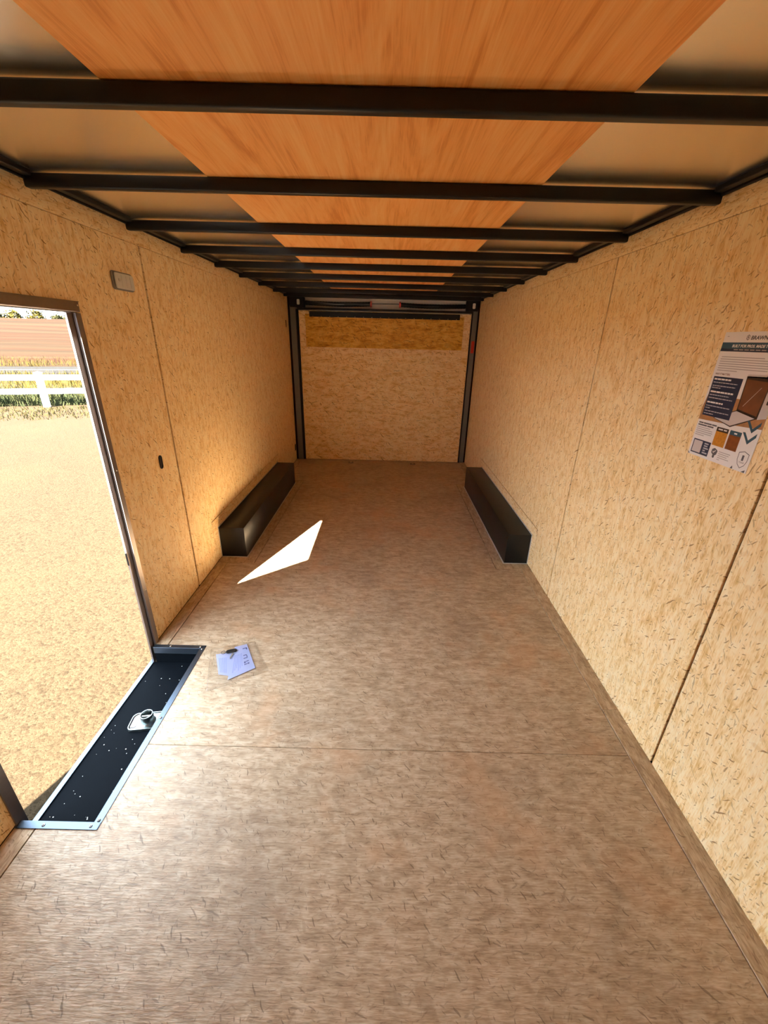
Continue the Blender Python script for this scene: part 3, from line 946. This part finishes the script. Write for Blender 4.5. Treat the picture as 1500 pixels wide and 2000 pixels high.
def on_leaf(c4, name, mat, quads, z, parent):
    bm = bmesh.new()
    (ax, ay), (bx, by), (cx_, cy_), (dx, dy) = c4
    for q in quads:
        vv = []
        for u_, v_ in q:
            x = (ax * (1 - u_) + bx * u_) * (1 - v_) + (dx * (1 - u_) + cx_ * u_) * v_
            y = (ay * (1 - u_) + by * u_) * (1 - v_) + (dy * (1 - u_) + cy_ * u_) * v_
            vv.append(bm.verts.new((x, y, z)))
        f_ = bm.faces.new(vv)
        f_.normal_update()
        if f_.normal.z < 0:
            f_.normal_flip()
    me = bpy.data.meshes.new(name)
    bm.to_mesh(me)
    bm.free()
    o = link_mesh(name, me, MAT[mat], parent)
    o['kind'] = 'stuff'
    return o


qq = [rect(0.62, 0.14, 0.92, 0.17), rect(0.84, 0.17, 0.92, 0.22), rect(0.62, 0.40, 0.80, 0.43), rect(0.78, 0.43, 0.82, 0.54), rect(0.62, 0.51, 0.78, 0.54), rect(0.62, 0.64, 0.70, 0.70), rect(0.72, 0.64, 0.84, 0.67), rect(0.62, 0.73, 0.74, 0.76), rect(0.76, 0.72, 0.84, 0.77)]
on_leaf(pb, 'printed_marks', 'ink_blue', qq, 0.0066, l2)
on_leaf(pb, 'printed_lines', 'ink_blue2', [rect(0.14 + 0.075 * i, 0.30, 0.17 + 0.075 * i, 0.86 - 0.05 * (i % 3)) for i in range(6)], 0.0066, l2)
on_leaf(pa, 'printed_lines', 'ink_blue2', [rect(0.12 + 0.09 * i, 0.22, 0.16 + 0.09 * i, 0.90) for i in range(5)], 0.0038, l1)

k = NT('clear_plastic')
mixn = k.n('ShaderNodeMixShader')
tr = k.n('ShaderNodeBsdfTransparent')
gl = k.n('ShaderNodeBsdfGlossy')
gl.inputs['Roughness'].default_value = 0.18
fr = k.n('ShaderNodeFresnel')
fr.inputs[0].default_value = 1.45
k.link(k.math('MULTIPLY_ADD', fr.outputs[0], 0.35, 0.0), mixn.inputs[0])
k.link(tr.outputs[0], mixn.inputs[1])
k.link(gl.outputs[0], mixn.inputs[2])
k.link(mixn.outputs[0], k.t.nodes['Material Output'].inputs['Surface'])
MAT['bag'] = k.m
bag = props(empty('plastic_bag', (-0.71, 1.68, 0)), 'clear crumpled plastic bag holding leaflets on the floor beside the step', 'bag')
bm = bmesh.new()
r2 = random.Random(21)
nn = 22
bc = [(-0.885, 1.80), (-0.660, 1.875), (-0.520, 1.645), (-0.790, 1.500)]
g = []
for i in range(nn + 1):
    row = []
    for j in range(nn + 1):
        u_, v_ = j / nn, i / nn
        x = (bc[0][0] * (1 - u_) + bc[1][0] * u_) * (1 - v_) + (bc[3][0] * (1 - u_) + bc[2][0] * u_) * v_
        y = (bc[0][1] * (1 - u_) + bc[1][1] * u_) * (1 - v_) + (bc[3][1] * (1 - u_) + bc[2][1] * u_) * v_
        edge = min(u_, v_, 1 - u_, 1 - v_)
        h = 0.0012 + (0.0115 * min(1, edge * 6)) + 0.0035 * abs(math.sin(9 * u_ + 5 * v_ + 1.2 * math.sin(7 * v_))) * min(1, edge * 9) + r2.uniform(0, 0.0016) * min(1, edge * 12)
        row.append(bm.verts.new((x + r2.uniform(-.003, .003), y + r2.uniform(-.003, .003), h)))
    g.append(row)
for i in range(nn):
    for j in range(nn):
        bm.faces.new((g[i][j], g[i][j + 1], g[i + 1][j + 1], g[i + 1][j]))
from_bm('film', bm, MAT['bag'], bag, True)
for pts_ in ([(-0.786, 1.506, 0.004), (-0.66, 1.575, 0.010), (-0.525, 1.648, 0.004)], [(-0.883, 1.798, 0.004), (-0.84, 1.66, 0.007), (-0.79, 1.505, 0.004)]):
    tube('seam', MAT['bag'], bag, pts_, 0.003, 6)

key = props(empty('key', (-0.762, 1.768, 0.008)), 'small key with a black plastic head lying on the leaflets', 'key')
bm = bmesh.new()
bm_prism(bm, [(-0.762 + p * math.cos(0.35) - q * math.sin(0.35), 1.776 + p * math.sin(0.35) + q * math.cos(0.35)) for p, q in rrect(0.056, 0.026, 0.011)], 'Z', 0.0086, 0.0150, 0.002)
from_bm('key_head', bm, MAT['rubber'], key, True)
bm = bmesh.new()
bm_prism(bm, [(-0.753, 1.762), (-0.744, 1.763), (-0.744, 1.742), (-0.7455, 1.738), (-0.744, 1.733), (-0.7465, 1.722), (-0.750, 1.718), (-0.753, 1.724)], 'Z', 0.0092, 0.0116, 0.0004)
from_bm('key_blade', bm, MAT['lens_rim'], key)
tube('key_ring', MAT['post'], key, [(-0.802 + 0.012 * math.cos(a), 1.763 + 0.012 * math.sin(a), 0.0115) for a in [2 * math.pi * i / 18 for i in range(19)]], 0.0016, 6, False)

# ------------------------------------------------------------------ outside
ZG = -0.55
k = NT('gravel')
P = k.objvec('XYZ', False)
v1 = k.vor(k.mapping(P, (48, 48, 48)), '3D')
sepc = k.n('ShaderNodeSeparateColor')
k.link(v1.outputs['Color'], sepc.inputs[0])
v2_ = k.vor(k.mapping(P, (115, 115, 115)), '3D')
n1 = k.noise(P, 0.8, 4).outputs['Fac']
n2 = k.noise(P, 60, 4, 0.7).outputs['Fac']
GB = (0.0147, 0.0105, 0.0062)
val = k.math('ADD', k.math('MULTIPLY', sepc.outputs[0], 0.45), k.math('MULTIPLY', n2, 0.6))
col = k.ramp(val, [(0.24, tuple(x * 0.55 for x in GB)), (0.42, tuple(x * 0.95 for x in GB)), (0.8, tuple(x * 1.25 for x in GB))])
pits = k.ramp(k.noise(P, 120, 2, 0.5).outputs['Fac'], [(0.54, 0.0), (0.64, 0.85)])
col = k.mix(pits, col, (0.0052, 0.0034, 0.0018))
col = k.mix(k.math('MULTIPLY', k.ramp(n1, [(0.45, 0.0), (0.7, 1.0)]), 0.3), col, (0.0185, 0.0130, 0.0068))
k.bump(k.math('ADD', k.math('MULTIPLY', v1.outputs['Distance'], -0.6), n2), 0.7, 0.006)
MAT['gravel'] = k.done(col, 0.95, 0, 0.02)


def ground_mat(name, base, var, sx=1.0, sy=1.0, scale=1.0, second=None, rot=0.0):
    k = NT(name)
    P = k.objvec('XYZ', False)
    if rot:
        P = k.mapping(P, (1, 1, 1), rot)
    rot = 0.0
    a = k.noise(k.mapping(P, (sx, sy, 1), rot), scale, 5, 0.65).outputs['Fac']
    c = k.ramp(a, [(0.30, tuple(x * (1 - var) for x in base)), (0.5, base), (0.7, tuple(x * (1 + var) for x in base))])
    if second:
        b = k.noise(k.mapping(P, (sx * 1.7, sy * 1.7, 1), rot), scale * 0.6, 4, 0.6).outputs['Fac']
        c = k.mix(k.ramp(b, [(0.45, 0.0), (0.62, 1.0)]), c, second)
    k.bump(a, 0.4, 0.02)
    return k.done(c, 0.95, 0, 0.02)


FD = Vector((0.949, 0.316, 0)).normalized()      # along fence and road
FN = Vector((-0.316, 0.949, 0)).normalized()     # away from the trailer
FANG = math.atan2(FD.y, FD.x)


def fp(t_, n_, z=ZG):
    return FD * t_ + FN * n_ + Vector((0, 0, z))


def strip(name, mat, n0, n1, z0, z1, t0=-60, t1=60, thick=0.0):
    bm = bmesh.new()
    vs_ = [bm.verts.new(fp(t0, n0, z0)), bm.verts.new(fp(t1, n0, z0)), bm.verts.new(fp(t1, n1, z1)), bm.verts.new(fp(t0, n1, z1))]
    bm.faces.new(vs_)
    return from_bm(name, bm, mat)


bm = bmesh.new()
bmesh.ops.create_grid(bm, x_segments=2, y_segments=2, size=70)
for v_ in bm.verts:
    v_.co.z = ZG
ground = props(from_bm('ground', bm, MAT['gravel']), 'sunlit tan gravel lot outside the entry door', 'ground', kind='structure')
MAT['verge'] = ground_mat('dry_verge', (0.01612, 0.01240, 0.00620), 0.35, 1, 1, 3.0, (0.00930, 0.00930, 0.00341))
MAT['asphalt'] = ground_mat('grey_asphalt', (0.00775, 0.00713, 0.00651), 0.15, 1, 1, 4.0)
MAT['bank'] = ground_mat('ochre_bank', (0.0098, 0.0058, 0.0027), 0.40, 0.03, 0.55, 1.0, (0.0094, 0.0040, 0.0017), -FANG)
MAT['whiteline'] = flat('road_paint', (0.01488, 0.01364, 0.01178), 0.7)
MAT['vinyl'] = flat('white_vinyl', (0.82, 0.82, 0.80), 0.4)
bm = bmesh.new()
for n0, n1 in ((15.9, 28.2),):
    bm_a = [bm.verts.new(fp(-45, n0, ZG + 0.012)), bm.verts.new(fp(45, n0, ZG + 0.012)), bm.verts.new(fp(45, n1, ZG + 0.012)), bm.verts.new(fp(-45, n1, ZG + 0.012))]
    bm.faces.new(bm_a)
props(from_bm('verge', bm, MAT['verge']), 'dry grassy verge between the white fence and the road', 'verge', kind='structure')
road = props(empty('road', fp(0, 31)), 'grey asphalt road running past behind the white fence', 'road', kind='structure')
o = strip('surface', MAT['asphalt'], 28.2, 34.4, ZG + 0.02, ZG + 0.02)
o.parent = road
o.matrix_parent_inverse = road.matrix_world.inverted()
o = strip('edge_line', MAT['whiteline'], 31.1, 31.5, ZG + 0.026, ZG + 0.026)
o.parent = road
o.matrix_parent_inverse = road.matrix_world.inverted()
# bank rising behind the road
bm = bmesh.new()
rows = []
r3 = random.Random(5)
for n_, z_ in ((34.4, ZG), (37, ZG + 0.20), (44, ZG + 0.78), (54, ZG + 1.68), (64, ZG + 2.65), (73, ZG + 3.52), (76, ZG + 3.78), (84, ZG + 3.84), (110, ZG + 3.9)):
    rows.append([bm.verts.new(fp(-120 + 6 * i, n_, z_ + (r3.uniform(-0.10, 0.10) if 36 < n_ < 80 else 0))) for i in range(32)])
for A, B in zip(rows, rows[1:]):
    for i in range(31):
        bm.faces.new((A[i], A[i + 1], B[i + 1], B[i]))
props(from_bm('hill', bm, MAT['bank'], None, True), 'ochre bare-earth bank rising beyond the road', 'bank', kind='structure')

# grass as loose blades
k = NT('grass_blades')
oi = k.n('ShaderNodeTexCoord')
gn = k.noise(oi.outputs['Object'], 1.1, 2).outputs['Fac']


def blades(name, label, n_rng, t_rng, cnt, h_rng, cols, seed, clump=0.0):
    r4 = random.Random(seed)
    vv, ff = [], []
    centres = [(r4.uniform(*t_rng), r4.uniform(*n_rng)) for _ in range(max(1, int(cnt / 14)))]
    for i in range(cnt):
        if clump:
            c0 = centres[i % len(centres)]
            t_, n_ = c0[0] + r4.gauss(0, clump), c0[1] + r4.gauss(0, clump)
            n_ = max(n_rng[0], min(n_rng[1], n_))
        else:
            t_, n_ = r4.uniform(*t_rng), r4.uniform(*n_rng)
        base = fp(t_, n_, ZG)
        a = r4.uniform(0, math.pi)
        wd = r4.uniform(0.006, 0.014)
        h = r4.uniform(*h_rng)
        side = Vector((math.cos(a), math.sin(a), 0)) * wd
        lean = Vector((r4.gauss(0, 0.3), r4.gauss(0, 0.3), 1)) * h
        b0 = len(vv)
        mid = base + lean * 0.55 + Vector((0, 0, h * 0.06))
        vv += [base - side, base + side, mid - side * 0.8, mid + side * 0.8, base + lean]
        ff += [(b0, b0 + 1, b0 + 3, b0 + 2), (b0 + 2, b0 + 3, b0 + 4)]
    me = bpy.data.meshes.new(name)
    me.from_pydata([tuple(v_) for v_ in vv], [], ff)
    o = link_mesh(name, me, MAT[cols])
    return props(o, label, 'grass', kind='stuff')


def blade_mat(name, a, b):
    k = NT(name)
    P = k.objvec('XYZ', False)
    g_ = k.noise(P, 2.2, 3).outputs['Fac']
    return k.done(k.ramp(g_, [(0.35, a), (0.65, b)]), 0.9, 0, 0.02)


MAT['blade_green'] = blade_mat('green_blades', (0.00868, 0.01178, 0.00558), (0.01984, 0.01984, 0.00806))
MAT['blade_yellow'] = blade_mat('yellow_blades', (0.02604, 0.01736, 0.00372), (0.01922, 0.01736, 0.00496))
MAT['blade_low'] = blade_mat('low_blades', (0.01364, 0.01240, 0.00434), (0.02108, 0.01674, 0.00744))
blades('grass', 'tall green grass along the far side of the white fence', (15.75, 18.2), (-10.5, -2.5), 5200, (0.18, 0.46), 'blade_green', 11)
blades('dry_grass', 'yellow dry grass between the white fence and the road', (19.0, 27.5), (-16, -4), 6500, (0.12, 0.40), 'blade_yellow', 12, 0.25)
blades('weeds', 'low pale weeds scattered on the gravel before the white fence', (13.2, 15.4), (-9.0, -2.8), 2600, (0.03, 0.10), 'blade_low', 13, 0.16)
blades('bank_grass', 'yellow tufts of grass at the foot of the ochre bank', (34.6, 40.0), (-26, -6), 4200, (0.15, 0.55), 'blade_yellow', 14, 0.3)

# white two-rail fence
NF = 15.58
fence = props(empty('ranch_fence', fp(-6, NF)), 'white vinyl two-rail ranch fence along the gravel lot', 'fence')


def obox(name, mat, parent, t0, t1, n0, n1, z0, z1, bev=0.0):
    bm = bmesh.new()
    bm_box(bm, t0, t1, n0, n1, z0, z1, bev)
    for v_ in bm.verts:
        v_.co = FD * v_.co.x + FN * v_.co.y + Vector((0, 0, v_.co.z))
    return from_bm(name, bm, mat, parent)


TP = (Vector((-10.52, 12.92, 0))).dot(FD)
posts = [TP + 2.44 * i for i in range(-3, 4)]
for t_ in posts:
    p_ = obox('post', MAT['vinyl'], fence, t_ - 0.075, t_ + 0.075, NF - 0.075, NF + 0.075, ZG, ZG + 1.00, 0.006)
    bm = bmesh.new()
    c_ = [(-1, -1), (1, -1), (1, 1), (-1, 1)]
    A = [bm.verts.new(fp(t_ + a * 0.088, NF + b * 0.088, ZG + 1.0005)) for a, b in c_]
    B = [bm.verts.new(fp(t_ + a * 0.088, NF + b * 0.088, ZG + 1.020)) for a, b in c_]
    top = bm.verts.new(fp(t_, NF, ZG + 1.065))
    bm.faces.new(A)
    for i in range(4):
        bm.faces.new((A[i], A[(i + 1) % 4], B[(i + 1) % 4], B[i]))
        bm.faces.new((B[i], B[(i + 1) % 4], top))
    from_bm('post_cap', bm, MAT['vinyl'], p_)
for a, b in zip(posts, posts[1:]):
    for z0, z1 in ((0.40, 0.555), (0.80, 0.955)):
        obox('rail', MAT['vinyl'], fence, a + 0.0755, b - 0.0755, NF - 0.022, NF + 0.022, ZG + z0, ZG + z1, 0.004)

# bushes along the crest of the bank
MAT['leaf_green'] = blade_mat('olive_leaves', (0.00806, 0.00992, 0.00434), (0.01612, 0.01488, 0.00620))
MAT['leaf_yellow'] = blade_mat('gold_leaves', (0.02232, 0.01674, 0.00310), (0.01674, 0.01550, 0.00434))
MAT['stem'] = flat('bush_stem', (0.09, 0.06, 0.035), 0.9)


def bush(t_, n_, z_, rx, rz, mat, label, seed):
    r5 = random.Random(seed)
    root = props(empty('bush', fp(t_, n_, z_)), label, 'bush', 'bushes on the bank crest')
    vv, ff = [], []
    for i in range(420):
        th, ph = r5.uniform(0, 2 * math.pi), math.acos(r5.uniform(-0.15, 1))
        q = r5.uniform(0.55, 1.0) * (0.85 + 0.25 * math.sin(3 * th + seed))
        c_ = fp(t_, n_, z_) + Vector((rx * q * math.sin(ph) * math.cos(th), rx * q * math.sin(ph) * math.sin(th), rz * (0.12 + q * max(0, math.cos(ph)))))
        a = Vector((r5.gauss(0, 1), r5.gauss(0, 1), r5.gauss(0, 1))).normalized()
        b = a.orthogonal().normalized()
        s_ = r5.uniform(0.10, 0.22)
        b0 = len(vv)
        vv += [tuple(c_ - a * s_), tuple(c_ + b * s_ * 0.5), tuple(c_ + a * s_), tuple(c_ - b * s_ * 0.5)]
        ff.append((b0, b0 + 1, b0 + 2, b0 + 3))
    me = bpy.data.meshes.new('foliage')
    me.from_pydata(vv, [], ff)
    link_mesh('foliage', me, MAT[mat], root)
    bm = bmesh.new()
    for j in range(4):
        a = j * 1.6 + seed
        bm_tube(bm, [fp(t_, n_, z_ - 0.05), fp(t_, n_, z_ + rz * 0.35) + Vector((math.cos(a), math.sin(a), 0)) * rx * 0.25, fp(t_, n_, z_ + rz * 0.7) + Vector((math.cos(a), math.sin(a), 0)) * rx * 0.5], [0.06, 0.04, 0.02], 6)
    from_bm('stem', bm, MAT['stem'], root)


bl = [(-37.5, 80.0, 1.5, 1.5, 'leaf_green'), (-34.2, 81.0, 1.5, 1.2, 'leaf_green'), (-31.4, 80, 1.25, 1.35, 'leaf_yellow'), (-28.7, 80.3, 1.3, 1.5, 'leaf_yellow'), (-26.0, 80.6, 1.2, 0.9, 'leaf_green'), (-23.2, 80, 1.4, 1.1, 'leaf_green')]
for i, (t_, n_, rx, rz, mt) in enumerate(bl):
    bush(t_, n_, ZG + 3.78, rx, rz, mt, 'golden yellow bush on the crest of the ochre bank' if mt == 'leaf_yellow' else 'olive green bush on the crest of the ochre bank', i + 1)
